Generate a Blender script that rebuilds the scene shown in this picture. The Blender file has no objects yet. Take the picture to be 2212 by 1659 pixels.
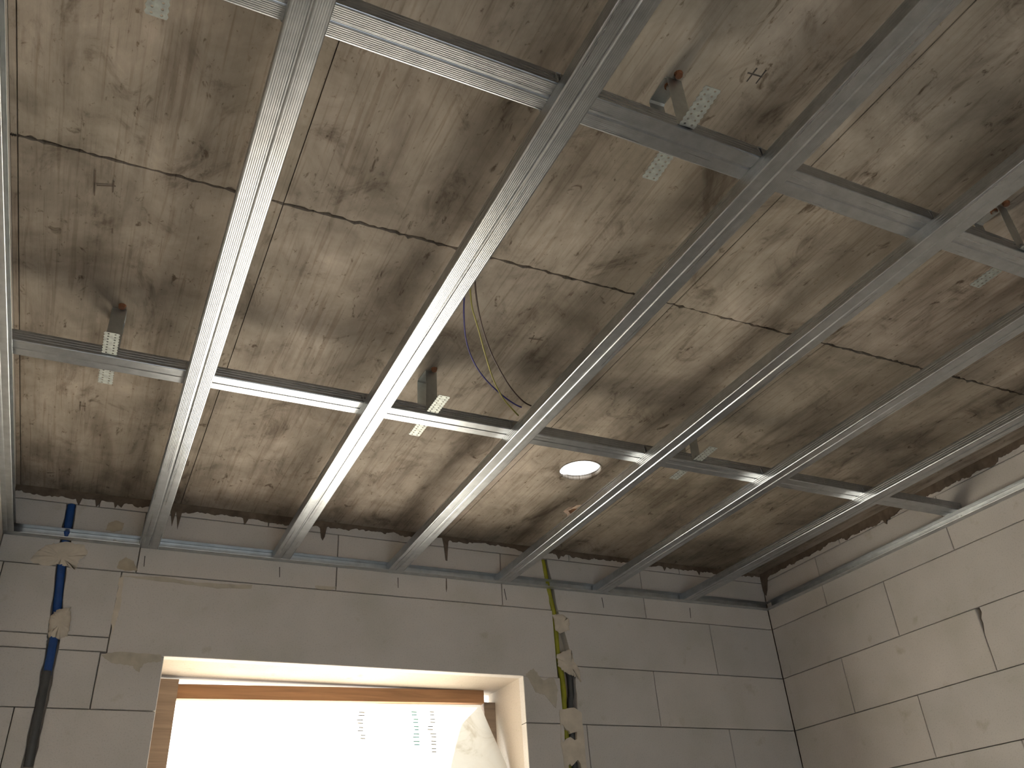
import bpy, bmesh, math, random
from mathutils import Matrix, Vector
random.seed(7)
scene = bpy.context.scene
C = scene.collection

# ------------------------------------------------------------------ camera
W, H, F = 2212, 1659, 1844.58
RX, RY, RZ = 2.1340186, 0.0600289, -0.4426939
CAM = Vector((-2.57021, -2.73647, -1.05192))
ROT = Matrix.Rotation(RZ, 3, 'Z') @ Matrix.Rotation(RY, 3, 'Y') @ Matrix.Rotation(RX, 3, 'X')
cd = bpy.data.cameras.new('camera')
cd.sensor_width = 36.0
cd.lens = F * 36.0 / W
cd.clip_start = 0.02
cam = bpy.data.objects.new('camera', cd)
C.objects.link(cam)
cam.matrix_world = Matrix.Translation(CAM) @ ROT.to_4x4()
scene.camera = cam

# ------------------------------------------------------------------ sky, sun, exposure
SKY = 2.9
SUN = 155.0
world = bpy.data.worlds.new('sky')
scene.world = world
world.use_nodes = True
bgn = world.node_tree.nodes['Background']
bgn.inputs[0].default_value = (0.88, 0.96, 1.0, 1)
bgn.inputs[1].default_value = SKY
sl = bpy.data.lights.new('sun_offscreen', 'SUN')
sl.energy = SUN
sl.angle = 0.05
sl.color = (0.92, 0.965, 1.0)
so = bpy.data.objects.new('sun_offscreen', sl)
C.objects.link(so)
so.location = (3, 6, 4)
AZ, EL = math.radians(56), math.radians(34)
sd = Vector((-math.sin(AZ) * math.cos(EL), -math.cos(AZ) * math.cos(EL), -math.sin(EL)))
so.rotation_euler = sd.to_track_quat('-Z', 'Y').to_euler()
vs = scene.view_settings
scene.display_settings.display_device = 'sRGB'
vs.view_transform = 'Standard'
vs.look = 'None'
vs.gamma = 1.0
vs.use_curve_mapping = False
vs.exposure = 0.22
try:
    scene.cycles.use_denoising = True
    scene.cycles.max_bounces = 10
    scene.cycles.diffuse_bounces = 6
except Exception:
    pass

# ------------------------------------------------------------------ helpers
def ray(px, py):
    return ROT @ Vector(((px - W / 2) / F, -(py - H / 2) / F, -1.0))
def onz(px, py, z):
    d = ray(px, py); return CAM + d * ((z - CAM.z) / d.z)
def ony(px, py, y=0.0):
    d = ray(px, py); return CAM + d * ((y - CAM.y) / d.y)
def onx(px, py, x=0.0):
    d = ray(px, py); return CAM + d * ((x - CAM.x) / d.x)

def mesh_obj(name, bm, mat, parent=None, smooth=False, keep=False):
    me = bpy.data.meshes.new(name)
    bm.normal_update()
    bm.to_mesh(me); bm.free()
    if mat: me.materials.append(mat)
    if smooth:
        for p in me.polygons: p.use_smooth = True
    o = bpy.data.objects.new(name, me)
    C.objects.link(o)
    if parent: o.parent = parent
    return o
def link_mesh(name, me, parent=None, loc=(0, 0, 0)):
    o = bpy.data.objects.new(name, me)
    C.objects.link(o)
    o.location = loc
    if parent: o.parent = parent
    return o
def empty(name, loc=(0, 0, 0)):
    o = bpy.data.objects.new(name, None)
    C.objects.link(o); o.location = loc
    o.empty_display_size = 0.05
    return o
def tag(o, label, cat, group=None):
    o['label'] = label; o['category'] = cat
    if group: o['group'] = group
    return o
def struct(o, label=None, cat=None):
    o['kind'] = 'structure'
    if label: o['label'] = label
    if cat: o['category'] = cat
    return o
def box(bm, x0, x1, y0, y1, z0, z1):
    v = [bm.verts.new(p) for p in ((x0, y0, z0), (x1, y0, z0), (x1, y1, z0), (x0, y1, z0),
                                   (x0, y0, z1), (x1, y0, z1), (x1, y1, z1), (x0, y1, z1))]
    for f in ((3, 2, 1, 0), (4, 5, 6, 7), (0, 1, 5, 4), (1, 2, 6, 5), (2, 3, 7, 6), (3, 0, 4, 7)):
        bm.faces.new([v[i] for i in f])
    return v
def tube(bm, pts, rad, seg=8, cap=True, corr=0.0, pitch=0.004):
    """tube along points; corr > 0 makes ring corrugation"""
    P = [Vector(p) for p in pts]
    if corr > 0:
        Q = []
        for a, b in zip(P, P[1:]):
            n = max(1, int((b - a).length / (pitch / 2)))
            Q += [a.lerp(b, k / n) for k in range(n)]
        P = Q + [P[-1]]
    rings = []
    up = Vector((0.31, 0.2, 0.93)).normalized()
    for i, p in enumerate(P):
        t = (P[min(i + 1, len(P) - 1)] - P[max(i - 1, 0)]).normalized()
        n = up - t * up.dot(t)
        if n.length < 1e-3: n = Vector((1, 0, 0)) - t * t.x
        n.normalize(); b = t.cross(n)
        r = rad[i] if isinstance(rad, (list, tuple)) else rad
        if corr > 0: r *= (1 + corr * (1 if i % 2 else -1))
        rings.append([bm.verts.new(p + (n * math.cos(a) + b * math.sin(a)) * r)
                      for a in [2 * math.pi * k / seg for k in range(seg)]])
    for r0, r1 in zip(rings, rings[1:]):
        for k in range(seg):
            bm.faces.new((r0[k], r0[(k + 1) % seg], r1[(k + 1) % seg], r1[k]))
    if cap:
        bm.faces.new(rings[0][::-1]); bm.faces.new(rings[-1])
    return rings
def smooth_path(pts, n=6):
    P = [Vector(p) for p in pts]; out = []
    for i in range(len(P) - 1):
        p0, p1, p2, p3 = P[max(i - 1, 0)], P[i], P[i + 1], P[min(i + 2, len(P) - 1)]
        for k in range(n):
            t = k / n
            out.append(0.5 * ((2 * p1) + (p2 - p0) * t + (2 * p0 - 5 * p1 + 4 * p2 - p3) * t * t + (3 * p1 - p0 - 3 * p2 + p3) * t ** 3))
    return out + [P[-1]]
def slab2d(outline, holes, to3, depth_vec):
    """polygon (with holes) -> prism. outline: 2d pts, to3: (u,v)->Vector, depth_vec: extrusion"""
    bm = bmesh.new()
    edges = []
    for loop in [outline] + list(holes):
        vs_ = [bm.verts.new(to3(u, v)) for u, v in loop]
        edges += [bm.edges.new((vs_[i], vs_[(i + 1) % len(vs_)])) for i in range(len(vs_))]
    bmesh.ops.triangle_fill(bm, use_beauty=True, use_dissolve=False, edges=edges)
    r = bmesh.ops.extrude_face_region(bm, geom=bm.faces[:])
    for v in r['geom']:
        if isinstance(v, bmesh.types.BMVert): v.co += Vector(depth_vec)
    bmesh.ops.recalc_face_normals(bm, faces=bm.faces[:])
    return bm

# ------------------------------------------------------------------ materials
def new_mat(name):
    m = bpy.data.materials.new(name); m.use_nodes = True
    nt = m.node_tree; b = nt.nodes['Principled BSDF']
    return m, nt, b
def nd(nt, typ, **kw):
    n = nt.nodes.new(typ)
    for k, v in kw.items(): setattr(n, k, v)
    return n
def tex_coord(nt, scale=(1, 1, 1), kind='Object'):
    tc = nd(nt, 'ShaderNodeTexCoord'); mp = nd(nt, 'ShaderNodeMapping')
    mp.inputs['Scale'].default_value = scale
    nt.links.new(tc.outputs[kind], mp.inputs['Vector'])
    return mp.outputs['Vector']
def noise(nt, vec, scale, detail=4, rough=0.55, dist=0.0):
    n = nd(nt, 'ShaderNodeTexNoise')
    n.inputs['Scale'].default_value = scale; n.inputs['Detail'].default_value = detail
    n.inputs['Roughness'].default_value = rough; n.inputs['Distortion'].default_value = dist
    nt.links.new(vec, n.inputs['Vector'])
    return n.outputs['Fac']
def ramp(nt, fac, stops):
    r = nd(nt, 'ShaderNodeValToRGB')
    el = r.color_ramp.elements
    while len(el) < len(stops): el.new(0.5)
    for e, (p, c) in zip(el, stops):
        e.position = p; e.color = (*c, 1) if len(c) == 3 else c
    nt.links.new(fac, r.inputs['Fac'])
    return r.outputs['Color']
def mixc(nt, fac, a, b, mode='MIX'):
    m = nd(nt, 'ShaderNodeMix', data_type='RGBA', blend_type=mode)
    for s, v in ((m.inputs['Factor'], fac), (m.inputs['A'], a), (m.inputs['B'], b)):
        if hasattr(v, 'is_linked'): nt.links.new(v, s)
        elif isinstance(v, (int, float)): s.default_value = v
        else: s.default_value = (*v, 1)
    for s, v in ((m.inputs[6], a), (m.inputs[7], b)):
        if hasattr(v, 'is_linked'): nt.links.new(v, s)
        else: s.default_value = (*v, 1)
    return m.outputs[2]
def bump(nt, b, h, strength, dist=0.002, prev=None):
    n = nd(nt, 'ShaderNodeBump')
    n.inputs['Strength'].default_value = strength; n.inputs['Distance'].default_value = dist
    nt.links.new(h, n.inputs['Height'])
    if prev: nt.links.new(prev, n.inputs['Normal'])
    nt.links.new(n.outputs['Normal'], b.inputs['Normal'])
    return n.outputs['Normal']
def plain(name, col, rough=0.6, metal=0.0, var=0.15, scale=40):
    m, nt, b = new_mat(name)
    v = tex_coord(nt)
    f = noise(nt, v, scale)
    lo = tuple(c * (1 - var) for c in col); hi = tuple(min(1, c * (1 + var)) for c in col)
    nt.links.new(ramp(nt, f, [(0.3, lo), (0.7, hi)]), b.inputs['Base Color'])
    b.inputs['Roughness'].default_value = rough; b.inputs['Metallic'].default_value = metal
    return m

def mat_concrete():
    m, nt, b = new_mat('formwork_concrete')
    v0 = tex_coord(nt)
    vs_ = tex_coord(nt, (13, 2.0, 1)); vf = tex_coord(nt, (120, 4.0, 1)); vb = tex_coord(nt, (1.6, 0.8, 1))
    blot = noise(nt, v0, 3.2, 5, 0.62, 0.4)
    base = ramp(nt, blot, [(0.30, (0.185, 0.163, 0.135)), (0.50, (0.315, 0.281, 0.243)), (0.72, (0.45, 0.403, 0.357))])
    st = noise(nt, vs_, 1.0, 5, 0.6, 0.3)
    c = mixc(nt, 1.0, base, ramp(nt, st, [(0.30, (0.62, 0.59, 0.56)), (0.47, (0.95, 0.94, 0.93)), (0.7, (1.10, 1.09, 1.08))]), 'MULTIPLY')
    gr = noise(nt, vf, 1.0, 3, 0.5, 0.8)
    c = mixc(nt, 1.0, c, ramp(nt, gr, [(0.33, (0.80, 0.77, 0.74)), (0.46, (1, 1, 1)), (0.7, (1.04, 1.04, 1.04))]), 'MULTIPLY')
    vsp = tex_coord(nt, (34, 17, 1))
    sp = noise(nt, vsp, 1.0, 4, 0.65, 0.6)
    c = mixc(nt, 1.0, c, ramp(nt, sp, [(0.29, (0.40, 0.35, 0.30)), (0.375, (1, 1, 1)), (1, (1, 1, 1))]), 'MULTIPLY')
    md_ = noise(nt, tex_coord(nt, (9, 5.5, 1)), 1.0, 6, 0.68, 0.9)
    c = mixc(nt, 1.0, c, ramp(nt, md_, [(0.31, (0.50, 0.465, 0.43)), (0.43, (0.93, 0.91, 0.89)), (0.62, (1.12, 1.11, 1.10))]), 'MULTIPLY')
    sk_ = noise(nt, tex_coord(nt, (95, 48, 1)), 1.0, 3, 0.6, 0.4)
    c = mixc(nt, 1.0, c, ramp(nt, sk_, [(0.27, (0.55, 0.50, 0.45)), (0.36, (1, 1, 1)), (0.8, (1, 1, 1))]), 'MULTIPLY')
    big = noise(nt, vb, 1.0, 3, 0.5)
    c = mixc(nt, 1.0, c, ramp(nt, big, [(0.35, (0.80, 0.79, 0.76)), (0.65, (1.1, 1.08, 1.08))]), 'MULTIPLY')
    oi = nd(nt, 'ShaderNodeObjectInfo')
    c = mixc(nt, 1.0, c, oi.outputs['Color'], 'MULTIPLY')
    nt.links.new(c, b.inputs['Base Color'])
    b.inputs['Roughness'].default_value = 0.82
    b.inputs['Specular IOR Level'].default_value = 0.25
    n1 = bump(nt, b, gr, 0.25, 0.002)
    bump(nt, b, sp, 0.35, 0.003, n1)
    return m
def mat_block(name='aerated_block', col=(0.545, 0.507, 0.478)):
    m, nt, b = new_mat(name)
    geo = nd(nt, 'ShaderNodeNewGeometry')
    oi = nd(nt, 'ShaderNodeObjectInfo')
    n1 = nd(nt, 'ShaderNodeTexNoise'); n1.inputs['Scale'].default_value = 5.0; n1.inputs['Detail'].default_value = 4
    nt.links.new(geo.outputs['Position'], n1.inputs['Vector'])
    n2 = nd(nt, 'ShaderNodeTexNoise'); n2.inputs['Scale'].default_value = 220.0; n2.inputs['Detail'].default_value = 3
    nt.links.new(geo.outputs['Position'], n2.inputs['Vector'])
    n3 = nd(nt, 'ShaderNodeTexNoise'); n3.inputs['Scale'].default_value = 14.0; n3.inputs['Detail'].default_value = 6
    nt.links.new(geo.outputs['Position'], n3.inputs['Vector'])
    g = lambda k: tuple(x * k for x in col)
    c = ramp(nt, n1.outputs['Fac'], [(0.30, (col[0] * .90, col[1] * .91, col[2] * .88)), (0.5, g(1.0)), (0.75, g(1.07))])
    c = mixc(nt, 1.0, c, ramp(nt, n3.outputs['Fac'], [(0.23, (0.80, 0.78, 0.70)), (0.36, (1, 1, 1))]), 'MULTIPLY')
    c = mixc(nt, 1.0, c, ramp(nt, n2.outputs['Fac'], [(0.30, (0.86, 0.86, 0.85)), (0.45, (1, 1, 1))]), 'MULTIPLY')
    c = mixc(nt, 1.0, c, ramp(nt, oi.outputs['Random'], [(0.0, (0.93, 0.94, 0.94)), (1.0, (1.04, 1.03, 1.01))]), 'MULTIPLY')
    nt.links.new(c, b.inputs['Base Color'])
    b.inputs['Roughness'].default_value = 0.9
    b.inputs['Specular IOR Level'].default_value = 0.15
    bump(nt, b, n2.outputs['Fac'], 0.18, 0.0015)
    return m
def mat_steel(name='galvanized_steel', base=(0.47, 0.49, 0.51), rough=0.27):
    m, nt, b = new_mat(name)
    v = tex_coord(nt); vl = tex_coord(nt, (160, 2.0, 160)); 
    sp = noise(nt, v, 35, 4, 0.6)
    st = noise(nt, vl, 1.0, 3, 0.5)
    c = ramp(nt, sp, [(0.3, tuple(x * .86 for x in base)), (0.7, tuple(min(1, x * 1.08) for x in base))])
    nt.links.new(c, b.inputs['Base Color'])
    b.inputs['Metallic'].default_value = 1.0
    r = nd(nt, 'ShaderNodeMapRange')
    r.inputs['To Min'].default_value = rough - 0.05; r.inputs['To Max'].default_value = rough + 0.10
    nt.links.new(st, r.inputs['Value']); nt.links.new(r.outputs['Result'], b.inputs['Roughness'])
    # rolled ridges running along the profile (local Y)
    w = nd(nt, 'ShaderNodeTexWave', wave_type='BANDS', bands_direction='X')
    w.inputs['Scale'].default_value = 95.0
    nt.links.new(v, w.inputs['Vector'])
    n1 = bump(nt, b, w.outputs['Fac'], 0.19, 0.0006)
    bump(nt, b, st, 0.08, 0.0008, n1)
    return m
def mat_wood(name, col):
    m, nt, b = new_mat(name)
    v = tex_coord(nt, (3, 60, 60)); f = noise(nt, v, 1.0, 5, 0.6, 0.6)
    nt.links.new(ramp(nt, f, [(0.3, tuple(c * .7 for c in col)), (0.7, tuple(c * 1.15 for c in col))]), b.inputs['Base Color'])
    b.inputs['Roughness'].default_value = 0.75
    bump(nt, b, f, 0.2, 0.002)
    return m
def mat_film():
    m, nt, b = new_mat('translucent_sheet')
    nt.nodes.remove(b)
    out = nt.nodes['Material Output']
    v = tex_coord(nt); f = noise(nt, v, 9, 6, 0.62, 0.8)
    c = ramp(nt, f, [(0.30, (0.41, 0.34, 0.25)), (0.42, (0.53, 0.46, 0.365)), (0.7, (0.58, 0.52, 0.43))])
    tr = nd(nt, 'ShaderNodeBsdfTranslucent'); df = nd(nt, 'ShaderNodeBsdfDiffuse')
    nt.links.new(c, tr.inputs['Color']); nt.links.new(c, df.inputs['Color'])
    mx = nd(nt, 'ShaderNodeMixShader'); mx.inputs[0].default_value = 0.35
    nt.links.new(tr.outputs[0], mx.inputs[1]); nt.links.new(df.outputs[0], mx.inputs[2])
    nt.links.new(mx.outputs[0], out.inputs['Surface'])
    return m

M_CONC = mat_concrete()
M_BLOCK = mat_block()
M_CORE = mat_block('wall_core', (0.50, 0.43, 0.36))
M_LINTEL = mat_block('lintel_block', (0.56, 0.52, 0.49))
M_STEEL = mat_steel()
M_HANG = mat_steel('hanger_steel', (0.55, 0.57, 0.56), 0.33)
M_TIP = plain('perforated_steel', (0.36, 0.38, 0.36), 0.55, 0.75, 0.2, 90)
M_CLIP = mat_steel('clip_steel', (0.45, 0.46, 0.46), 0.35)
M_SLURRY = plain('cement_slurry', (0.125, 0.092, 0.066), 0.9, 0, 0.35, 30)
M_PLASTER = plain('plaster', (0.56, 0.49, 0.40), 0.95, 0, 0.12, 25)
M_SMEAR = plain('mortar_smear', (0.45, 0.40, 0.325), 0.95, 0, 0.15, 25)
M_STAIN = plain('damp_stain', (0.40, 0.335, 0.25), 0.95, 0, 0.15, 25)
M_PENCIL = plain('pencil', (0.06, 0.05, 0.045), 0.9)
M_BLUE = plain('blue_plastic', (0.008, 0.055, 0.22), 0.45)
M_YELLOW = plain('yellow_green_plastic', (0.28, 0.27, 0.012), 0.5)
M_GREYP = plain('grey_plastic', (0.055, 0.055, 0.055), 0.5)
M_WBLUE = plain('blue_wire', (0.03, 0.025, 0.16), 0.5)
M_WYEL = plain('yellow_green_wire', (0.27, 0.24, 0.05), 0.5)
M_WBRN = plain('brown_wire', (0.045, 0.022, 0.016), 0.5)
M_RUST = plain('brown_dowel', (0.20, 0.075, 0.03), 0.6)
M_CHIP = plain('broken_concrete', (0.58, 0.45, 0.36), 0.95, 0, 0.3, 60)
M_HOLE = plain('earthy_hole', (0.20, 0.10, 0.05), 0.95, 0, 0.4, 60)
M_FLOOR = plain('screed', (0.30, 0.285, 0.265), 0.9, 0, 0.2, 3)
M_WOOD = mat_wood('pine_batten', (0.42, 0.22, 0.11))
M_WOODG = mat_wood('weathered_pine', (0.30, 0.22, 0.16))
M_FILM = mat_film()
M_GREEN = plain('green_print', (0.10, 0.45, 0.38), 0.6)
M_GREY = plain('grey_print', (0.30, 0.31, 0.30), 0.6)

# ------------------------------------------------------------------ room shell
XL, XR, YF, YB = -2.857, 0.0, 0.0, -4.25
ZC, ZF = 0.160, -2.65
BD = 0.035                       # depth of the facing blocks
OX0, OX1, OZ1, OZ0 = -2.363, -1.181, -0.325, -1.75      # window opening
JG = 0.0013                      # half joint

bm = bmesh.new(); box(bm, XL - .3, XR + .3, YB - .3, YF + .3, ZF - .15, ZF)
struct(mesh_obj('floor', bm, M_FLOOR))

# --- ceiling: slab with a through hole, cast panels below
HX, HY, HR = -1.252, -0.638, 0.066
SX, SY = -1.109, -0.352                                  # broken-out socket
circ = lambda r, n=40, jit=0.0: [(HX + (r + random.uniform(-jit, jit)) * math.cos(2 * math.pi * k / n), HY + (r + random.uniform(-jit, jit)) * math.sin(2 * math.pi * k / n)) for k in range(n)]
bm = slab2d([(XL - .3, YB - .3), (XR + .3, YB - .3), (XR + .3, YF + .3), (XL - .3, YF + .3)], [circ(HR)],
            lambda u, v: Vector((u, v, ZC + .0085)), (0, 0, .006))
ceiling = struct(mesh_obj('ceiling', bm, M_CONC))
xs = [XL, -2.845, -2.385, -1.945, -1.470, -1.000, -0.530, -0.062, XR]
ys = [YF, -1.468, -2.94, YB]
for i in range(len(xs) - 1):
    for j in range(len(ys) - 1):
        x0, x1, y1, y0 = xs[i], xs[i + 1], ys[j], ys[j + 1]
        g = .0011
        sk = -.024                                            # the seam across runs slightly askew
        ya = lambda x, y: y + (sk * (x - XL) / (XR - XL) if y not in (YF, YB) else 0)
        dz = random.uniform(-.0012, .0012)
        n = 46
        top = [(x0 + g + (x1 - x0 - 2 * g) * k / n, ya(x0 + (x1 - x0) * k / n, y1) - (.0012 + abs(random.gauss(0, .0034)) if j else 0)) for k in range(n + 1)]
        bot = [(x1 - g - (x1 - x0 - 2 * g) * k / n, ya(x1 - (x1 - x0) * k / n, y0) + .0012 + abs(random.gauss(0, .0030))) for k in range(n + 1)]
        holes = [circ(HR + .0025, 40, .0012), [(SX + .8 * .030 * math.cos(a) * random.uniform(.9, 1.1), SY + .030 * math.sin(a) * random.uniform(.9, 1.1)) for a in [2 * math.pi * k / 20 for k in range(20)]]] if (x0 < HX < x1 and y0 < HY < y1) else []
        bm = slab2d(top + bot, holes, lambda u, v: Vector((u, v, ZC + dz)), (0, 0, .0090 - dz))
        pn = mesh_obj('panel', bm, M_CONC, ceiling)
        tn = random.uniform(.94, 1.06)                  # boards of the formwork differ a little in tone
        pn.color = (tn, tn * random.uniform(.985, 1.0), tn * random.uniform(.96, 1.0), 1)
# thick ring of the drilled hole up to the top of the slab
bm = bmesh.new()
N = 40
prof = [(HR + .004, ZC - .0012), (HR, ZC - .0012), (HR, ZC + .0148), (HR + .03, ZC + .0148), (HR + .03, ZC + .0145)]
rr = [[bm.verts.new((HX + r * math.cos(2 * math.pi * k / N), HY + r * math.sin(2 * math.pi * k / N), z)) for k in range(N)] for r, z in prof]
for a, b_ in zip(rr, rr[1:]):
    for k in range(N): bm.faces.new((a[k], b_[k], b_[(k + 1) % N], a[(k + 1) % N]))
mesh_obj('hole_lining', bm, M_CONC, ceiling, True)
# broken-out socket near the window wall
cx, cy = SX, SY
bm = bmesh.new(); N = 18
prof = [(.050, 0.0005), (.044, -.0045), (.035, -.0055), (.0275, .0005), (.025, .0070), (.0, .0074)]
rr = []
jit = [[random.uniform(.82, 1.18) for k in range(N)] for _ in prof]
for (r, z), jj in zip(prof, jit):
    if r == 0: rr.append([bm.verts.new((cx, cy, ZC + z))]); continue
    rr.append([bm.verts.new((cx + r * jj[k] * .8 * math.cos(2 * math.pi * k / N), cy + r * jj[k] * math.sin(2 * math.pi * k / N), ZC + z * random.uniform(.75, 1.25))) for k in range(N)])
for a, b_ in zip(rr[:4], rr[1:5]):
    for k in range(N): bm.faces.new((a[k], a[(k + 1) % N], b_[(k + 1) % N], b_[k]))
for k in range(N): bm.faces.new((rr[4][k], rr[4][(k + 1) % N], rr[5][0]))
o = mesh_obj('broken_socket', bm, M_CHIP, ceiling)
o.data.materials.append(M_HOLE)
for p in o.data.polygons:
    c_ = p.center
    if math.hypot((c_.x - cx) / .8, c_.y - cy) < .030: p.material_index = 1

# --- block walls
def jitter_poly(poly, a=.0006):
    return [(u + random.uniform(-a, a), v + random.uniform(-a, a)) for u, v in poly]
def brick_poly(parent, poly, to3, depth, mat=None, holes=(), bev=.0016):
    bm = slab2d(poly, holes, to3, depth)
    if bev and not holes:
        dv = Vector(depth)
        front = [e for e in bm.edges if len(e.link_faces) == 2 and e.calc_face_angle(0) > .5 and
                 abs((e.verts[0].co - e.verts[1].co).dot(dv)) < 1e-9 and
                 abs((e.verts[0].co).dot(dv.normalized())) < 1e-5]
        if front:
            bmesh.ops.bevel(bm, geom=front, offset=bev, segments=1, affect='EDGES')
    return mesh_obj('brick', bm, mat or M_BLOCK, parent)
PITCH, ZT = 0.1995, 0.119
courses = [(ZT, ZC + .004)] + [(ZT - PITCH * (k + 1), ZT - PITCH * k) for k in range(14)]
courses[-1] = (ZF, courses[-1][1])

# far wall core (with the window opening)
bm = bmesh.new()
T = 0.30
box(bm, XL - T, OX0, BD, T, ZF, ZC + .02); box(bm, OX1, XR + T, BD, T, ZF, ZC + .02)
box(bm, OX0, OX1, BD, T, OZ1, ZC + .02); box(bm, OX0, OX1, BD, T, ZF, OZ0)
wall_far = struct(mesh_obj('wall_far', bm, M_CORE))
far3 = lambda u, v: Vector((u, 0.0, v))
# chases (centre line z -> x0, x1)
def interp(tab, z):
    tab = sorted(tab)
    if z <= tab[0][0]: return tab[0][1:]
    for a, b_ in zip(tab, tab[1:]):
        if a[0] <= z <= b_[0]:
            t = (z - a[0]) / (b_[0] - a[0])
            return tuple(p + (q - p) * t for p, q in zip(a[1:], b_[1:]))
    return tab[-1][1:]
BLUE_TOP, YEL_TOP = 0.118, 0.078
chase_b = [(.12, -2.712, -2.684), (-.0805, -2.700, -2.672), (-.2785, -2.680, -2.650), (-.322, -2.677, -2.645), (-.4795, -2.672, -2.643), (-.68, -2.671, -2.643)]
chase_y = [(.08, -1.071, -1.046), (.0, -1.061, -1.032), (-.0805, -1.046, -1.018), (-.28, -1.038, -.968), (-.34, -1.030, -.962), (-.4795, -1.036, -.975), (-.68, -1.034, -.985), (-2.65, -1.034, -.985)]
def chase_split(x0, x1, z0, z1):
    """split a block at the chases that run through its course -> list of polygons"""
    segs = [(x0, x0, x1, x1)]     # (left at z0, left at z1, right at z0, right at z1)
    for tab in (chase_b, chase_y):
        t_top = max(t[0] for t in tab); t_bot = min(t[0] for t in tab)
        if z0 >= t_top - .02 or z1 <= t_bot + .02: continue
        a0, b0 = interp(tab, z0); a1, b1 = interp(tab, z1)
        out = []
        for s in segs:
            if min(a0, a1) > max(s[2], s[3]) - .004 or max(b0, b1) < min(s[0], s[1]) + .004:
                out.append(s); continue
            if min(a0, a1) > max(s[0], s[1]) + .006: out.append((s[0], s[1], a0, a1))
            if max(b0, b1) < min(s[2], s[3]) - .006: out.append((b0, b1, s[2], s[3]))
        segs = out
    return segs
def ragged(pa, pb, n, amp):
    return [(pa[0] + (pb[0] - pa[0]) * k / n + random.uniform(-amp, amp) * (0 < k < n), pa[1] + (pb[1] - pa[1]) * k / n) for k in range(n + 1)]
def far_block(x0, x1, z0, z1, lj=1, rj=1, tj=1, bj=1, mat=None):
    cut0 = x0 + JG * lj; cut1 = x1 - JG * rj; zz0 = z0 + JG * bj; zz1 = z1 - JG * tj
    for s in chase_split(cut0, cut1, zz0, zz1):
        left = [(s[0], zz0), (s[1], zz1)] if s[0] == cut0 else ragged((s[0], zz0), (s[1], zz1), 8, .0022)
        right = [(s[3], zz1), (s[2], zz0)] if s[2] == cut1 else ragged((s[3], zz1), (s[2], zz0), 8, .0022)
        holes = []
        hx, hz = -.953, -.266
        if z0 < hz - .02 and z1 > hz - .012 and min(s[0], s[1]) < hx - .02 and max(s[2], s[3]) > hx + .02 and z1 > -.2:
            holes = [[(hx + .013 * math.cos(a) * random.uniform(.85, 1.15), hz + .0092 * math.sin(a)) for a in [2 * math.pi * k / 14 for k in range(14)]]]
        # go round: bottom-left -> top-left -> top-right -> bottom-right
        brick_poly(wall_far, left + right, far3, (0, BD, 0), mat, holes)
for ci, (z0, z1) in enumerate(courses):
    if ci == 0:
        js = [XL, -2.62, -2.10, -1.52, -.949, -.43, XR]
    elif ci == 1: js = [XL, -2.481, -1.860, -1.2445, -.6265, XR]
    elif ci == 2: js = None
    elif ci == 3: js = None
    elif ci % 2 == 0: js = [XL, -2.69 if ci > 4 else -2.72, OX0, OX1, -.944, -.322, XR]
    else: js = [XL, -2.535, OX0, OX1, -.630, XR]
    if js:
        for a, b_ in zip(js, js[1:]):
            if ci >= 4 and a >= OX0 - .001 and b_ <= OX1 + .001:
                if z1 > OZ0 + .01:
                    if z0 < OZ0: far_block(a, b_, z0, OZ0, 1, 1, 0)
                    continue
                far_block(a, (a + b_) / 2, z0, z1); far_block((a + b_) / 2, b_, z0, z1); continue
            far_block(a, b_, z0, z1, lj=0 if a == OX1 else 1, rj=0 if b_ == OX0 else 1)
# courses 2 and 3 beside and above the window
zt, zm, zb = courses[2][1], courses[2][0], courses[3][0]
far_block(XL, -2.836, zm, zt); far_block(-2.836, -2.520, zm, zt)
far_block(XL, -2.520, -.3215, zm); far_block(XL, -2.535, zb, -.3215); far_block(-2.535, OX0, zb, OZ1, rj=0)
far_block(-2.520, -1.042, OZ1, zt, mat=M_LINTEL, bj=0)
far_block(-1.030, -.3255, zm, zt); far_block(-.3255, XR, zm, zt)
far_block(OX1, -1.0355, zb, OZ1 + .001, lj=0, rj=0); far_block(-1.040, -.630, zb, zm); far_block(-.630, XR, zb, zm)

# right wall
bm = bmesh.new(); box(bm, XR + BD, XR + T, YB - T, YF + T, ZF, ZC + .02)
wall_right = struct(mesh_obj('wall_right', bm, M_CORE))
r3 = lambda u, v: Vector((0.0, u, v))
for ci, (z0, z1) in enumerate(courses):
    off = -.326 if ci % 2 else -.615
    js = [YF] + [off - .6075 * k for k in range(8) if off - .6075 * k > YB + .05] + [YB]
    if ci == 0: js = [YF, -.47, -1.08, -1.69, -2.3, -2.9, -3.5, YB]
    for b_, a in zip(js, js[1:]):
        poly = [(a + JG, z0 + JG), (b_ - JG, z0 + JG), (b_ - JG, z1 - JG), (a + JG, z1 - JG)]
        if ci == 3 and abs(b_ + .9335) < .01:      # knocked-off corner
            poly = [(a + JG, z0 + JG), (b_ - JG, z0 + JG), (b_ - .002, z1 - .085), (b_ - .010, z1 - .052), (b_ - .009, z1 - .035), (b_ - .018, z1 - .018), (b_ - .016, z1 - JG), (a + JG, z1 - JG)]
        brick_poly(wall_right, poly, r3, (BD, 0, 0))
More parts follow.
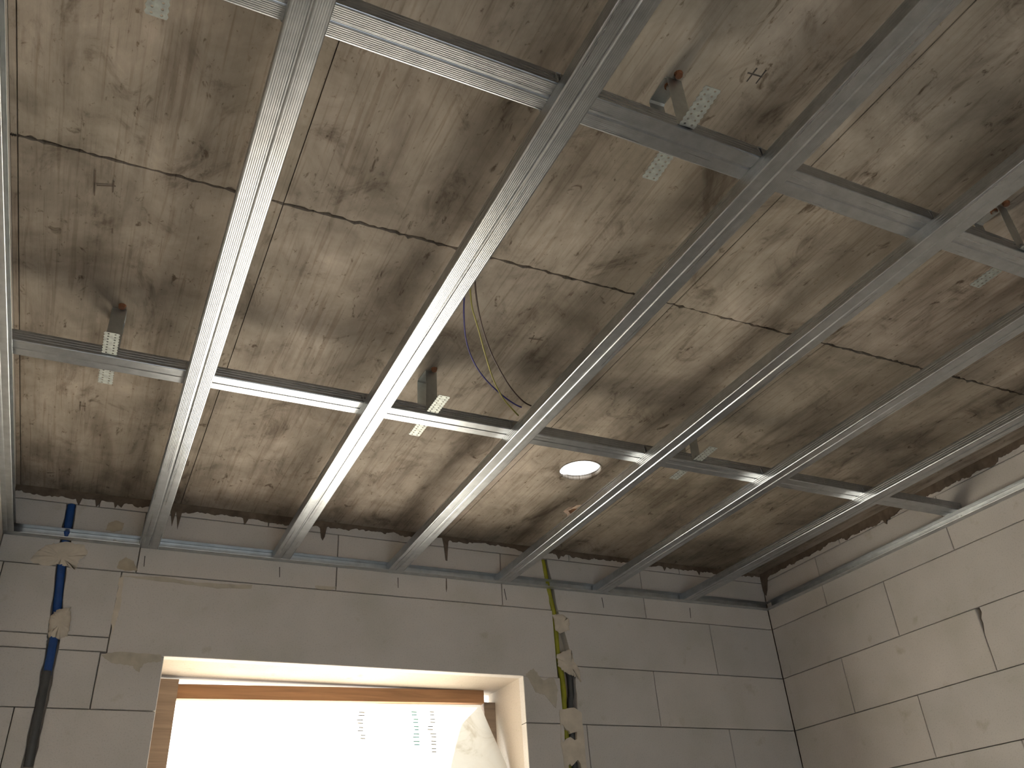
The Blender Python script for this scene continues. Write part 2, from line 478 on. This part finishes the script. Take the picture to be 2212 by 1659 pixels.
# left wall (beside the frame) and back wall with its door opening
bm = bmesh.new(); box(bm, XL - T, XL - BD, YB - T, YF + T, ZF, ZC + .02)
wall_left = struct(mesh_obj('wall_left', bm, M_CORE))
l3 = lambda u, v: Vector((XL, u, v))
for ci, (z0, z1) in enumerate(courses):
    off = -.30 if ci % 2 else -.60
    js = [YF] + [off - .6075 * k for k in range(8) if off - .6075 * k > YB + .05] + [YB]
    for b_, a in zip(js, js[1:]):
        brick_poly(wall_left, [(a + JG, z0 + JG), (b_ - JG, z0 + JG), (b_ - JG, z1 - JG), (a + JG, z1 - JG)], l3, (-BD, 0, 0), bev=0)
bm = bmesh.new()
DX0, DX1, DZ1 = -2.65, -1.45, -.60
box(bm, XL - T, DX0, YB - T, YB, ZF, ZC + .02); box(bm, DX1, XR + T, YB - T, YB, ZF, ZC + .02); box(bm, DX0, DX1, YB - T, YB, DZ1, ZC + .02)
struct(mesh_obj('wall_back', bm, M_BLOCK))

# --- slurry that ran over the top of the walls from the slab
def slurry(name, parent, u0, u1, to3, out, base, drips, step=.006):
    n = int(abs(u1 - u0) / step); low = []
    wob = 0
    for k in range(n + 1):
        u = u0 + (u1 - u0) * k / n
        wob = wob * .82 + random.gauss(0, .0022)
        z = base(u) + wob
        low.append([u, z])
    for du, dw, dl in drips:
        for q in low:
            d = abs(q[0] - du)
            if d < dw: q[1] -= dl * (1 - (d / dw) ** 2) if d > dw * .45 else dl * .95
    poly = [(u0, ZC + .006)] + [(u, min(z, ZC - .003)) for u, z in low] + [(u1, ZC + .006)]
    bm = slab2d(poly, [], to3, Vector(out))
    o = mesh_obj(name, bm, M_SLURRY, parent)
    return o
drips = [(ony(px, py).x, w_, l_) for px, py, w_, l_ in
         [(170, 1085, .007, .020), (208, 1098, .007, .028), (250, 1092, .006, .022), (262, 1090, .006, .016), (371, 1130, .006, .055), (384, 1130, .006, .060),
          (530, 1120, .007, .022), (697, 1160, .012, .052), (963, 1180, .010, .085), (1206, 1200, .008, .020), (1437, 1240, .007, .016), (1510, 1240, .007, .02)]]
slurry('cement_drips', wall_far, XL, XR, lambda u, v: Vector((u, -.0025, v)), (0, .004, 0), lambda u: .139 if u < -1.9 else .142, drips)
slurry('cement_drips', wall_right, YF, YB, lambda u, v: Vector((-.0035, u, v)), (.005, 0, 0), lambda u: .137 - (.012 if -1.2 < u < -.5 else 0) - .05 * math.exp(-(u / .03) ** 2),
       [(onx(1915, 1130).y, .008, .022), (-.02, .02, .03)])
# thin drip lines lower on the far wall (below the track)
bm = slab2d([(-1.464, .01), (-1.4615, .01), (-1.461, -.035), (-1.4635, -.05), (-1.4655, -.035)], [], lambda u, v: Vector((u, -.0016, v)), (0, .003, 0))
mesh_obj('cement_drip', bm, M_SLURRY, wall_far)

# --- plaster patches, smears, stains (thin lumps lying on the wall)
def patch(name, pts, mat, parent, th=.004, jit=.0025, holes=(), y=None, sub=8, puff=True):
    """pts: pixel outline on the far wall"""
    P = [ony(px, py) for px, py in pts]
    loop = []
    for a, b_ in zip(P, P[1:] + P[:1]):
        for k in range(sub):
            q = a.lerp(b_, k / sub); loop.append((q.x + random.uniform(-jit, jit), q.z + random.uniform(-jit, jit)))
    puff = puff and not holes and th > .0025
    if puff:
        bm = bmesh.new()
        cx_ = sum(u for u, v in loop) / len(loop); cz_ = sum(v for u, v in loop) / len(loop)
        rings = []
        for s, d in ((1.0, .001), (.93, -th * .7), (.6, -th), (.3, -th * 1.05)):
            rings.append([bm.verts.new((cx_ + (u - cx_) * s, d + (random.uniform(-.0012, .0012) if s < .9 and th > .002 else 0), cz_ + (v - cz_) * s)) for u, v in loop])
        for a, b_ in zip(rings, rings[1:]):
            for k in range(len(loop)): bm.faces.new((a[k], a[(k + 1) % len(loop)], b_[(k + 1) % len(loop)], b_[k]))
        bm.faces.new(rings[-1])
        bmesh.ops.recalc_face_normals(bm, faces=bm.faces[:])
        if sum(f.normal.y for f in bm.faces) > 0: bmesh.ops.reverse_faces(bm, faces=bm.faces[:])
    else:
        hl = [[(ony(px, py).x, ony(px, py).z) for px, py in h] for h in holes]
        bm = slab2d(loop, hl, lambda u, v: Vector((u, -th, v)), (0, th + .012, 0))
    return mesh_obj(name, bm, mat, parent, puff)
# over the blue conduit
patch('plaster_patch', [(62, 1212), (78, 1190), (100, 1176), (140, 1170), (185, 1178), (190, 1198), (170, 1212), (165, 1232), (148, 1224), (122, 1219), (100, 1222)], M_PLASTER, wall_far, .003)
patch('plaster_patch', [(108, 1332), (122, 1318), (152, 1312), (153, 1350), (145, 1375), (125, 1382), (104, 1376)], M_PLASTER, wall_far, .016)
# over the yellow conduit
patch('plaster_patch', [(1194, 1327), (1212, 1326), (1230, 1338), (1230, 1362), (1208, 1368), (1199, 1360)], M_PLASTER, wall_far, .006)
patch('plaster_patch', [(1203, 1414), (1222, 1405), (1234, 1402), (1240, 1428), (1252, 1446), (1256, 1476), (1244, 1462), (1232, 1458), (1222, 1452), (1206, 1440)], M_PLASTER, wall_far, .005)
# filled lower chase with broken-open slots
patch('plaster_patch', [(1208, 1534), (1240, 1528), (1256, 1540), (1262, 1600), (1268, 1670), (1222, 1670), (1212, 1610)], M_PLASTER, wall_far, .0015, .0012,
      [[(1211, 1568), (1215, 1565), (1222, 1575), (1229, 1579), (1232, 1585), (1240, 1582), (1246, 1581), (1246, 1597), (1241, 1599), (1232, 1592), (1223, 1596), (1217, 1603), (1213, 1598)],
       [(1228, 1653), (1231, 1650), (1235, 1655), (1240, 1650), (1248, 1641), (1254, 1650), (1256, 1664), (1229, 1664)]])
patch('plaster_patch', [(1222, 1671), (1268, 1671), (1300, 1900), (1250, 1900)], M_PLASTER, wall_far, .0015, .0012, [[(1250, 1760), (1262, 1760), (1262, 1770), (1252, 1770)]])
patch('mortar_smear', [(1135, 1455), (1152, 1444), (1172, 1470), (1196, 1462), (1205, 1490), (1200, 1530), (1178, 1502), (1158, 1496)], M_SMEAR, wall_far, .0012, .002)
patch('mortar_smear', [(262, 1244), (350, 1246), (420, 1258), (545, 1264), (543, 1272), (470, 1271), (400, 1262), (300, 1250)], M_SMEAR, wall_far, .0012, .0012)
patch('mortar_smear', [(218, 1415), (250, 1408), (348, 1414), (348, 1430), (310, 1432), (300, 1452), (284, 1438), (240, 1432)], M_SMEAR, wall_far, .0012, .002)
patch('mortar_smear', [(258, 1250), (268, 1243), (262, 1300), (252, 1340), (243, 1372), (240, 1340), (250, 1300)], M_PLASTER, wall_far, .002, .0018)
patch('mortar_smear', [(680, 1265), (728, 1268), (715, 1275), (684, 1272)], M_SMEAR, wall_far, .001, .001)
patch('damp_stain', [(228, 1145), (234, 1130), (252, 1124), (268, 1130), (264, 1145), (246, 1149)], M_STAIN, wall_far, .0008, .001)
patch('damp_stain', [(252, 1228), (258, 1212), (272, 1204), (288, 1212), (298, 1232), (272, 1233)], M_STAIN, wall_far, .0008, .001)
def stroke(pa, pb, plane, wdt, parent, mat=M_PENCIL, name='pencil_mark', th=.0008):
    A, B = plane(*pa), plane(*pb)
    d = (B - A).normalized()
    if plane is ony: nrm = Vector((0, -1, 0))
    elif plane is onx: nrm = Vector((-1, 0, 0))
    else: nrm = Vector((0, 0, -1))
    s = d.cross(nrm) * wdt / 2
    bm = bmesh.new()
    v = [bm.verts.new(p) for p in (A - s, A + s, B + s * .8, B - s * .8)]
    f = bm.faces.new(v)
    r = bmesh.ops.extrude_face_region(bm, geom=[f])
    for g in r['geom']:
        if isinstance(g, bmesh.types.BMVert): g.co += nrm * th
    bmesh.ops.recalc_face_normals(bm, faces=bm.faces[:])
    return mesh_obj(name, bm, mat, parent)
for a, b_ in [((604, 1225), (604, 1247)), ((859.5, 1248), (860, 1270)), ((313, 1201), (311, 1224)), ((1089, 1272), (1094, 1296)), ((1300, 1291), (1304, 1313)), ((1490, 1313), (1492, 1335))]:
    stroke(a, b_, ony, .0026, wall_far)
ceil = lambda px, py: onz(px, py, ZC - .0009)
for a, b_ in [((1635, 147), (1613, 176)), ((1655, 151), (1633, 180)), ((1615, 157), (1646, 166)),
              ((1154, 724), (1146, 739)), ((1169, 729), (1159, 743)), ((1142, 731), (1173, 735)),
              ((206, 368), (204, 422)), ((246, 392), (244, 415)), ((209, 400), (250, 402)),
              ((174, 868), (173, 886)), ((184, 870), (183, 888)), ((172, 876), (186, 878))]:
    stroke(a, b_, ceil, .0024, ceiling, M_SLURRY if a[0] < 1600 else M_PENCIL)

# ------------------------------------------------------------------ window: wooden frame and sheet
WY = 0.225
wf = empty('window_frame', (-1.77, WY, OZ0))
tag(wf, 'rough pine batten frame nailed into the window opening', 'window frame')
def beam(name, A, B, wy, wz, mat, parent):
    """board from A to B (in the XZ plane), wy deep, wz high"""
    A, B = Vector(A), Vector(B)
    d = (B - A).normalized(); s = Vector((-d.z, 0, d.x)) * wz / 2; dy = Vector((0, wy, 0))
    bm = bmesh.new()
    n = 10; rings = []
    for k in range(n + 1):
        p = A.lerp(B, k / n); w_ = random.uniform(-.0012, .0012)
        rings.append([bm.verts.new(q) for q in (p - s, p + s * (1 + w_ * 20), p + s + dy, p - s + dy)])
    for a, b_ in zip(rings, rings[1:]):
        for k in range(4): bm.faces.new((a[k], a[(k + 1) % 4], b_[(k + 1) % 4], b_[k]))
    bm.faces.new(rings[0]); bm.faces.new(rings[-1][::-1])
    bmesh.ops.recalc_face_normals(bm, faces=bm.faces[:])
    o = mesh_obj(name, bm, mat, parent)
    o.matrix_parent_inverse = Matrix.Translation(-parent.location)
    return o
beam('top_batten', (-2.318, WY, -.371), (-1.233, WY, -.347), .03, .045, M_WOOD, wf)
beam('side_post', (-2.3265, WY - .012, OZ1 - .012), (-2.3265, WY - .012, OZ0 + .001), .05, .068, M_WOODG, wf)
beam('side_post', (-1.204, WY + .018, -.362), (-1.204, WY + .018, OZ0 + .001), .05, .044, M_WOODG, wf)
beam('bottom_batten', (-2.29, WY, OZ0 + .024), (-1.23, WY, OZ0 + .024), .03, .045, M_WOOD, wf)
# sheet: hangs from the batten, its free edge curls into the room lower down on the right
bm = bmesh.new()
NX, NZ = 60, 50
x0, x1, z1, z0 = -2.335, -1.236, -.368, OZ0 + .03
grid = []
for j in range(NZ + 1):
    t = j / NZ; z = z1 + (z0 - z1) * t; row = []
    drop = z1 - z
    for i in range(NX + 1):
        s = i / NX
        xe = x1 + .050 * min(1, drop / .235)        # right edge drifts outward
        x = x0 + (xe - x0) * s
        e = max(0, (s - .55) / .45)
        curl = (.110 * drop / .235 if drop < .235 else .110 + .04 * (1 - math.exp(-(drop - .235) * 4))) * e ** .45 if e > 0 else 0
        y = WY + .032 - curl + .004 * math.sin(9 * s + 5 * t) * min(1, drop * 8) + .003 * math.sin(31 * s + 2) * min(1, drop * 10)
        row.append(bm.verts.new((x, y, z)))
    grid.append(row)
for j in range(NZ):
    for i in range(NX): bm.faces.new((grid[j][i], grid[j + 1][i], grid[j + 1][i + 1], grid[j][i + 1]))
sheet = mesh_obj('plastic_sheet', bm, M_FILM, None, True)
tag(sheet, 'sunlit translucent plastic sheet hanging over the window opening', 'plastic sheet')
# faint print on the sheet
for px, col, n in ((785, M_GREY, 4), (903, M_GREEN, 5), (936, M_GREY, 6)):
    for k in range(n):
        q = ony(px + random.uniform(-4, 4), 1532 + k * 17, .215)
        dr = z1 - q.z; e_ = max(0, ((q.x - x0) / 1.115 - .55) / .45)
        q.y = WY + .032 - .110 * dr / .235 * e_ ** .45 - .034
        bm = bmesh.new()
        for m_ in range(2):
            box(bm, q.x - .010 + random.uniform(-.004, .004), q.x + .009, q.y + .03, q.y + .0305, q.z - .0055 - .010 * m_, q.z - .002 - .010 * m_)
        o = mesh_obj('print_mark', bm, col, sheet)

# ------------------------------------------------------------------ steel profiles
def arc(cx, cz, r, a0, a1, n=4):
    return [(cx + r * math.cos(math.radians(a0 + (a1 - a0) * k / n)), cz + r * math.sin(math.radians(a0 + (a1 - a0) * k / n))) for k in range(n + 1)]
def cd_section(w=.0555, h=.0268, r=.0019):
    a = w / 2
    half = []                                     # right half, from centre groove outwards and up
    half += [(.0012, .0016), (.0034, .0), (a - r - .0012, 0)]
    half += arc(a - r, r, r, -90, 0)
    for zc in (.0075, .0135, .0195):
        half += [(a, zc - .0016), (a - .0004, zc), (a, zc + .0016)]
    half += [(a, h - .001), (a - .001, h), (a - .007, h), (a - .0075, h - .003)]
    return [(-x, z) for x, z in reversed(half)] + half
def ud_section(w=.028, h=.0272):
    """U on the wall: local x = out of the wall, z up; web at x=0"""
    return [(w, .0012), (w - .002, 0), (.014, 0), (.012, .0009), (.010, 0), (.0012, 0), (0, .0012), (0, h - .0012), (.0012, h), (w - .001, h), (w, h - .0012)]
def extrude_profile(name, sec, length, mat, nseg=1, thick=.0006):
    bm = bmesh.new()
    ns = max(1, round(length / .1))
    R_ = [[bm.verts.new((x, length * q / ns, z)) for x, z in sec] for q in range(ns + 1)]
    for a, b_ in zip(R_, R_[1:]):
        for k in range(len(sec) - 1): bm.faces.new((a[k], b_[k], b_[k + 1], a[k + 1]))
    o = mesh_obj(name, bm, mat, None, False)
    md = o.modifiers.new('sheet', 'SOLIDIFY'); md.thickness = thick; md.offset = 1
    return o
ORD = ['first', 'second', 'third', 'fourth', 'fifth', 'sixth']
MX = [-2.4577, -2.0521, -1.6589, -1.2461, -0.8328, -0.4259]
sec = cd_section()
main_me = None
for i, x in enumerate(MX):
    k = ORD[5 - i]
    if main_me is None:
        o = extrude_profile('ceiling_channel', sec, 4.24, M_STEEL); main_me = o
    else:
        o = main_me.copy(); C.objects.link(o)
    o.location = (x, YB + .005, -.0008 if i == 0 else .0012)
    lab = {5: 'long galvanized ceiling channel nearest to the windowless block wall'}.get(i, 'long galvanized ceiling channel, %s one counted from the windowless block wall' % k)
    if i == 0: lab = 'long galvanized ceiling channel meeting the wall track beside the blue conduit'
    tag(o, lab, 'ceiling channel', 'long furring channels')
CY = {'A': -.9891, 'B': -1.9898}
ZCAR = .0282
def cross(name, x0, x1, y, label):
    o = extrude_profile(name, sec, x1 - x0, M_STEEL)
    o.rotation_euler = (0, 0, -math.pi / 2); o.location = (x0, y, ZCAR)
    return tag(o, label, 'ceiling channel', 'cross carrier channels')
cross('ceiling_channel', XL + .003, -.6125, CY['A'], 'galvanized cross channel running over the long channels close to the window wall')
cross('ceiling_channel', -.6115, XR - .003, CY['A'], 'short galvanized cross channel piece between a splice and the windowless block wall')
cross('ceiling_channel', XL + .003, XR - .003, CY['B'], 'galvanized cross channel over the long channels, farther from the window wall')
# wall tracks
us = ud_section()
# far wall: out of wall = -Y ; local y runs along -X
def track_at(sec_map, a, b_, label, screws, to_s):
    bm = bmesh.new()
    ns = max(1, round(abs(b_ - a) / .05))
    R_ = [[bm.verts.new(sec_map(p, z, a + (b_ - a) * q / ns)) for p, z in us] for q in range(ns + 1)]
    for A, B in zip(R_, R_[1:]):
        for k in range(len(us) - 1): bm.faces.new((A[k], B[k], B[k + 1], A[k + 1]))
    bmesh.ops.recalc_face_normals(bm, faces=bm.faces[:])
    o = mesh_obj('wall_track', bm, M_STEEL_W, None, True)
    o.data.set_sharp_from_angle(angle=math.radians(25))
    md = o.modifiers.new('sheet', 'SOLIDIFY'); md.thickness = .0006; md.offset = 0
    tag(o, label, 'wall track', 'wall tracks')
    for s in screws:
        bm = bmesh.new()
        p0, p1, p2 = [Vector(sec_map(d, .0135, s)) for d in (.0004, .003, .0046)]
        tube(bm, [p0, p1], .0055, 10); tube(bm, [p1, p2], .0033, 8)
        mesh_obj('screw', bm, M_HANG, o)
    return o
M_STEEL_W = plain('track_steel', (0.55, 0.57, 0.58), 0.42, 1.0, 0.12, 30)
track_at(lambda p, z, s: (s, -p - .0005, z), XL + .001, XR - .004, 'galvanized wall track screwed along the window wall', [XL + .3 + .5 * k for k in range(6)] + [-.12], None)
track_at(lambda p, z, s: (-p - .0005, s, z), -.030, YB + .01, 'galvanized wall track screwed along the windowless block wall', [-.12] + [-.5 - .5 * k for k in range(7)], None)
track_at(lambda p, z, s: (XL + p + .0005, s, z), -.030, YB + .01, 'galvanized wall track on the side wall near the blue conduit', [-.4 - .5 * k for k in range(7)], None)

# ------------------------------------------------------------------ direct hangers
HW = .030
def strip(bm, path, wfun, wav=0.0):
    """bent sheet strip: path of (y,z); width along x"""
    rows = []
    for k, (y, z) in enumerate(path):
        w_ = wfun(k) / 2
        rows.append([bm.verts.new((s * w_, y, z)) for s in (-1, -.35, .35, 1)])
    for a, b_ in zip(rows, rows[1:]):
        for k in range(3): bm.faces.new((a[k], a[k + 1], b_[k + 1], b_[k]))
def perforated(bm, y0, z0, dy, dz, n, w):
    """n rows of perforated cells, wavy outline, starting at (y0,z0) stepping (dy,dz)"""
    cells = []
    for r in range(n):
        for cidx, (xa, xb) in enumerate(((-w / 2, 0), (0, w / 2))):
            def P(x, t): return bm.verts.new((x, y0 + dy * (r + t), z0 + dz * (r + t)))
            ox = .0022
            outer = [(xa, 0), ((xa + xb) / 2, 0), (xb, 0), (xb + (ox if cidx else 0), .5), (xb, 1), ((xa + xb) / 2, 1), (xa, 1), (xa - (0 if cidx else ox), .5)]
            hx_, hr = (xa + xb) / 2, .0021
            L = math.hypot(dy, dz)
            inner = []
            for ang in (-135, -90, -45, 0, 45, 90, 135, 180):
                inner.append((hx_ + hr * math.cos(math.radians(ang)), .5 + hr / L * math.sin(math.radians(ang))))
            ov = [P(*q) for q in outer]; iv = [P(*q) for q in inner]
            for k in range(8): bm.faces.new((ov[k], ov[(k + 1) % 8], iv[(k + 1) % 8], iv[k]))
def make_hanger():
    root = empty('ceiling_hanger')
    hy = .0288                          # half distance of the legs (outer width of the channel)
    zt_, zb_ = ZC - .0010, ZCAR + .008
    def fin(name, bm, mat=M_HANG, parent=root):
        bmesh.ops.remove_doubles(bm, verts=bm.verts[:], dist=1e-5)
        o = mesh_obj(name, bm, mat, parent)
        if name in ('base', 'leg', 'bent_tip'):
            md = o.modifiers.new('sheet', 'SOLIDIFY'); md.thickness = .0009; md.offset = 0
        return o
    bm = bmesh.new()
    strip(bm, [(-hy, zt_ - .0035), (-hy + .004, zt_), (-.012, zt_ - .0004), (.012, zt_ - .0004), (hy - .004, zt_), (hy, zt_ - .0035)], lambda k: HW)
    fin('base', bm)
    for s in (-1, 1):
        bm = bmesh.new()
        strip(bm, [(s * hy, zt_ - .0035), (s * (hy + .0002), zt_ - .03), (s * hy, zb_ + .03), (s * hy, zb_), (s * (hy + .003), zb_ - .003)], lambda k: HW)
        leg = fin('leg', bm)
        bm = bmesh.new()
        n = 8 if s < 0 else 6
        L = .0098
        perforated(bm, s * (hy + .003), zb_ - .003, s * L, -.0003 if s > 0 else .0004, n, HW - .003)
        fin('bent_tip', bm, M_TIP, leg)
        bm = bmesh.new()
        tube(bm, [(0.001, s * hy, zb_ + .010), (0.001, s * (hy + .0042), zb_ + .010)], .0042, 8)
        fin('screw', bm, M_CLIP, leg)
    bm = bmesh.new()
    tube(bm, [(.0, -.012, zt_ + .0005), (.0, -.012, zt_ - .004)], .0075, 12)
    fin('washer', bm, M_RUST)
    bm = bmesh.new()
    tube(bm, [(.0, -.012, zt_ - .003), (.0, -.012, zt_ - .009)], .0052, 6)
    fin('screw', bm, M_HANG)
    bm = bmesh.new()
    tube(bm, [(.004, -hy - .010, ZC + .001), (.004, -hy - .010, ZC - .007)], [.0085, .0065], 10)
    fin('dowel', bm, M_RUST)
    return root
def copy_tree(o, parent=None):
    c = o.copy(); C.objects.link(c); c.parent = parent
    for ch in o.children: copy_tree(ch, c)
    return c
hang = [(-2.645, 'A', .0, 'on the window-side cross channel, nearest the blue conduit'),
        (-1.906, 'A', .03, 'on the window-side cross channel, beside the loose wires'),
        (-1.097, 'A', .0, 'on the window-side cross channel, near the round ceiling hole'),
        (-2.645, 'B', .0, 'on the far cross channel, beside the side wall track'),
        (-1.840, 'B', -.05, 'on the far cross channel, beside the pencilled H mark on concrete'),
        (-1.012, 'B', .0, 'on the far cross channel, between second and third long channels')]
proto = make_hanger()
copies = [proto] + [copy_tree(proto) for _ in hang[1:]]
for o, (x, r, rz, lab) in zip(copies, hang):
    o.location = (x, CY[r], 0); o.rotation_euler = (0, 0, rz)
    tag(o, 'perforated steel hanger ' + lab, 'hanger', 'ceiling hangers')

# ------------------------------------------------------------------ cross connectors at the crossings
def make_clip():
    root = empty('cross_connector')
    a = .0300
    zt_ = ZCAR + .0268
    bm = bmesh.new()
    path = [(-a - .001, -.004 + .0), (-a - .001, .012), (-a + .0, zt_ - .006), (-a + .004, zt_ + .0012), (a - .004, zt_ + .0012), (a, zt_ - .006), (a + .001, .012), (a + .001, -.004)]
    path = [(y, max(z, .0075)) for y, z in path]
    strip(bm, path, lambda k: .046)
    o = mesh_obj('saddle', bm, M_CLIP, root)
    md = o.modifiers.new('sheet', 'SOLIDIFY'); md.thickness = .0009; md.offset = 0
    for s in (-1, 1):
        bm = bmesh.new()
        tube(bm, smooth_path([(-.0300, s * a, zt_ - .004), (-.0315, s * (a + .0015), zt_ - .010), (-.0300, s * (a + .0018), zt_ - .018), (-.0285, s * (a + .001), zt_ - .0245)], 3), .0011, 6)
        tube(bm, [(-.0300, s * a, zt_ - .004), (-.022, s * (a + .0005), zt_ - .004)], .0011, 6)
        mesh_obj('hook', bm, M_CLIP, root)
    return root
cp = make_clip(); clips = [(x, r) for r in 'AB' for x in MX]
for k, (x, r) in enumerate(clips):
    o = cp if k == 0 else copy_tree(cp)
    o.location = (x, CY[r], 0)
    i = MX.index(x)
    tag(o, 'steel connector, %s cross channel over %s long channel from windowless wall' % ('window-side' if r == 'A' else 'farther', ORD[5 - i]), 'connector', 'cross connectors')

# ------------------------------------------------------------------ wires from the ceiling
def wire(pts, mat, label, z1, z0):
    P = []
    n = len(pts)
    P.append(onz(pts[0][0] + 2, pts[0][1] - 18, ZC + .004))
    for k, q in enumerate(pts):
        t = k / (n - 1)
        P.append(onz(*q, z1 + (z0 - z1) * t ** .8))
    bm = bmesh.new(); tube(bm, smooth_path(P, 6), .0019, 8)
    tag(mesh_obj('cable', bm, mat, None, True), label, 'wire', 'loose wires hanging from the ceiling')
wire([(1003, 640), (1002, 680), (1006, 730), (1020, 775), (1045, 815), (1080, 850), (1110, 872), (1127, 880)], M_WBLUE, 'dark blue wire hanging loose from the concrete ceiling', .15, .07)
wire([(1016, 625), (1020, 665), (1033, 710), (1048, 765), (1062, 810), (1075, 840), (1090, 865), (1108, 885), (1120, 898)], M_WYEL, 'yellow-green wire hanging loose from the concrete ceiling', .15, .06)
wire([(1026, 605), (1030, 650), (1040, 700), (1058, 755), (1080, 800), (1105, 840), (1130, 867), (1148, 877)], M_WBRN, 'dark brown wire hanging loose from the concrete ceiling', .15, .07)

# ------------------------------------------------------------------ conduits in the chases
def conduit(name, pts, r, mat, label, depth):
    P = [Vector((x, d, z)) for (x, z), d in zip(pts, depth)]
    bm = bmesh.new(); tube(bm, smooth_path(P, 5), r, 12, True, .035, .0045)
    o = mesh_obj(name, bm, mat, None, True)
    tag(o, label, 'conduit')
conduit('conduit', [(-2.697, .119), (-2.693, .04), (-2.690, -.02), (-2.686, -.077), (-2.672, -.207), (-2.663, -.294), (-2.660, -.396)], .0115, M_BLUE,
        'blue corrugated conduit set in a wall chase beside the window', [.012, .006, .015, .009, .008, .001, -.006])
conduit('conduit', [(-2.6605, -.385), (-2.660, -.45), (-2.6575, -.55), (-2.656, -.628)], .0112, M_GREYP,
        'dark grey conduit end below the blue conduit', [-.008, -.007, -.005, .002])
conduit('conduit', [(-1.063, .113), (-1.059, .07), (-1.047, -.02), (-1.032, -.09), (-1.029, -.16), (-1.027, -.236), (-1.019, -.316), (-1.018, -.38), (-1.021, -.43), (-1.021, -.7), (-1.021, -1.6)], .0105, M_YELLOW,
        'yellow-green conduit in the wall chase between window and room corner', [.009, .006, .007, .012, .014, .018, .016, .014, .016, .020, .020])
conduit('conduit', [(-.988, -.285), (-.984, -.316), (-.987, -.38), (-.995, -.43), (-.999, -.7), (-.999, -1.6)], .0105, M_GREYP,
        'grey conduit beside the yellow-green conduit in the wall chase', [.021, .019, .017, .018, .020, .020])
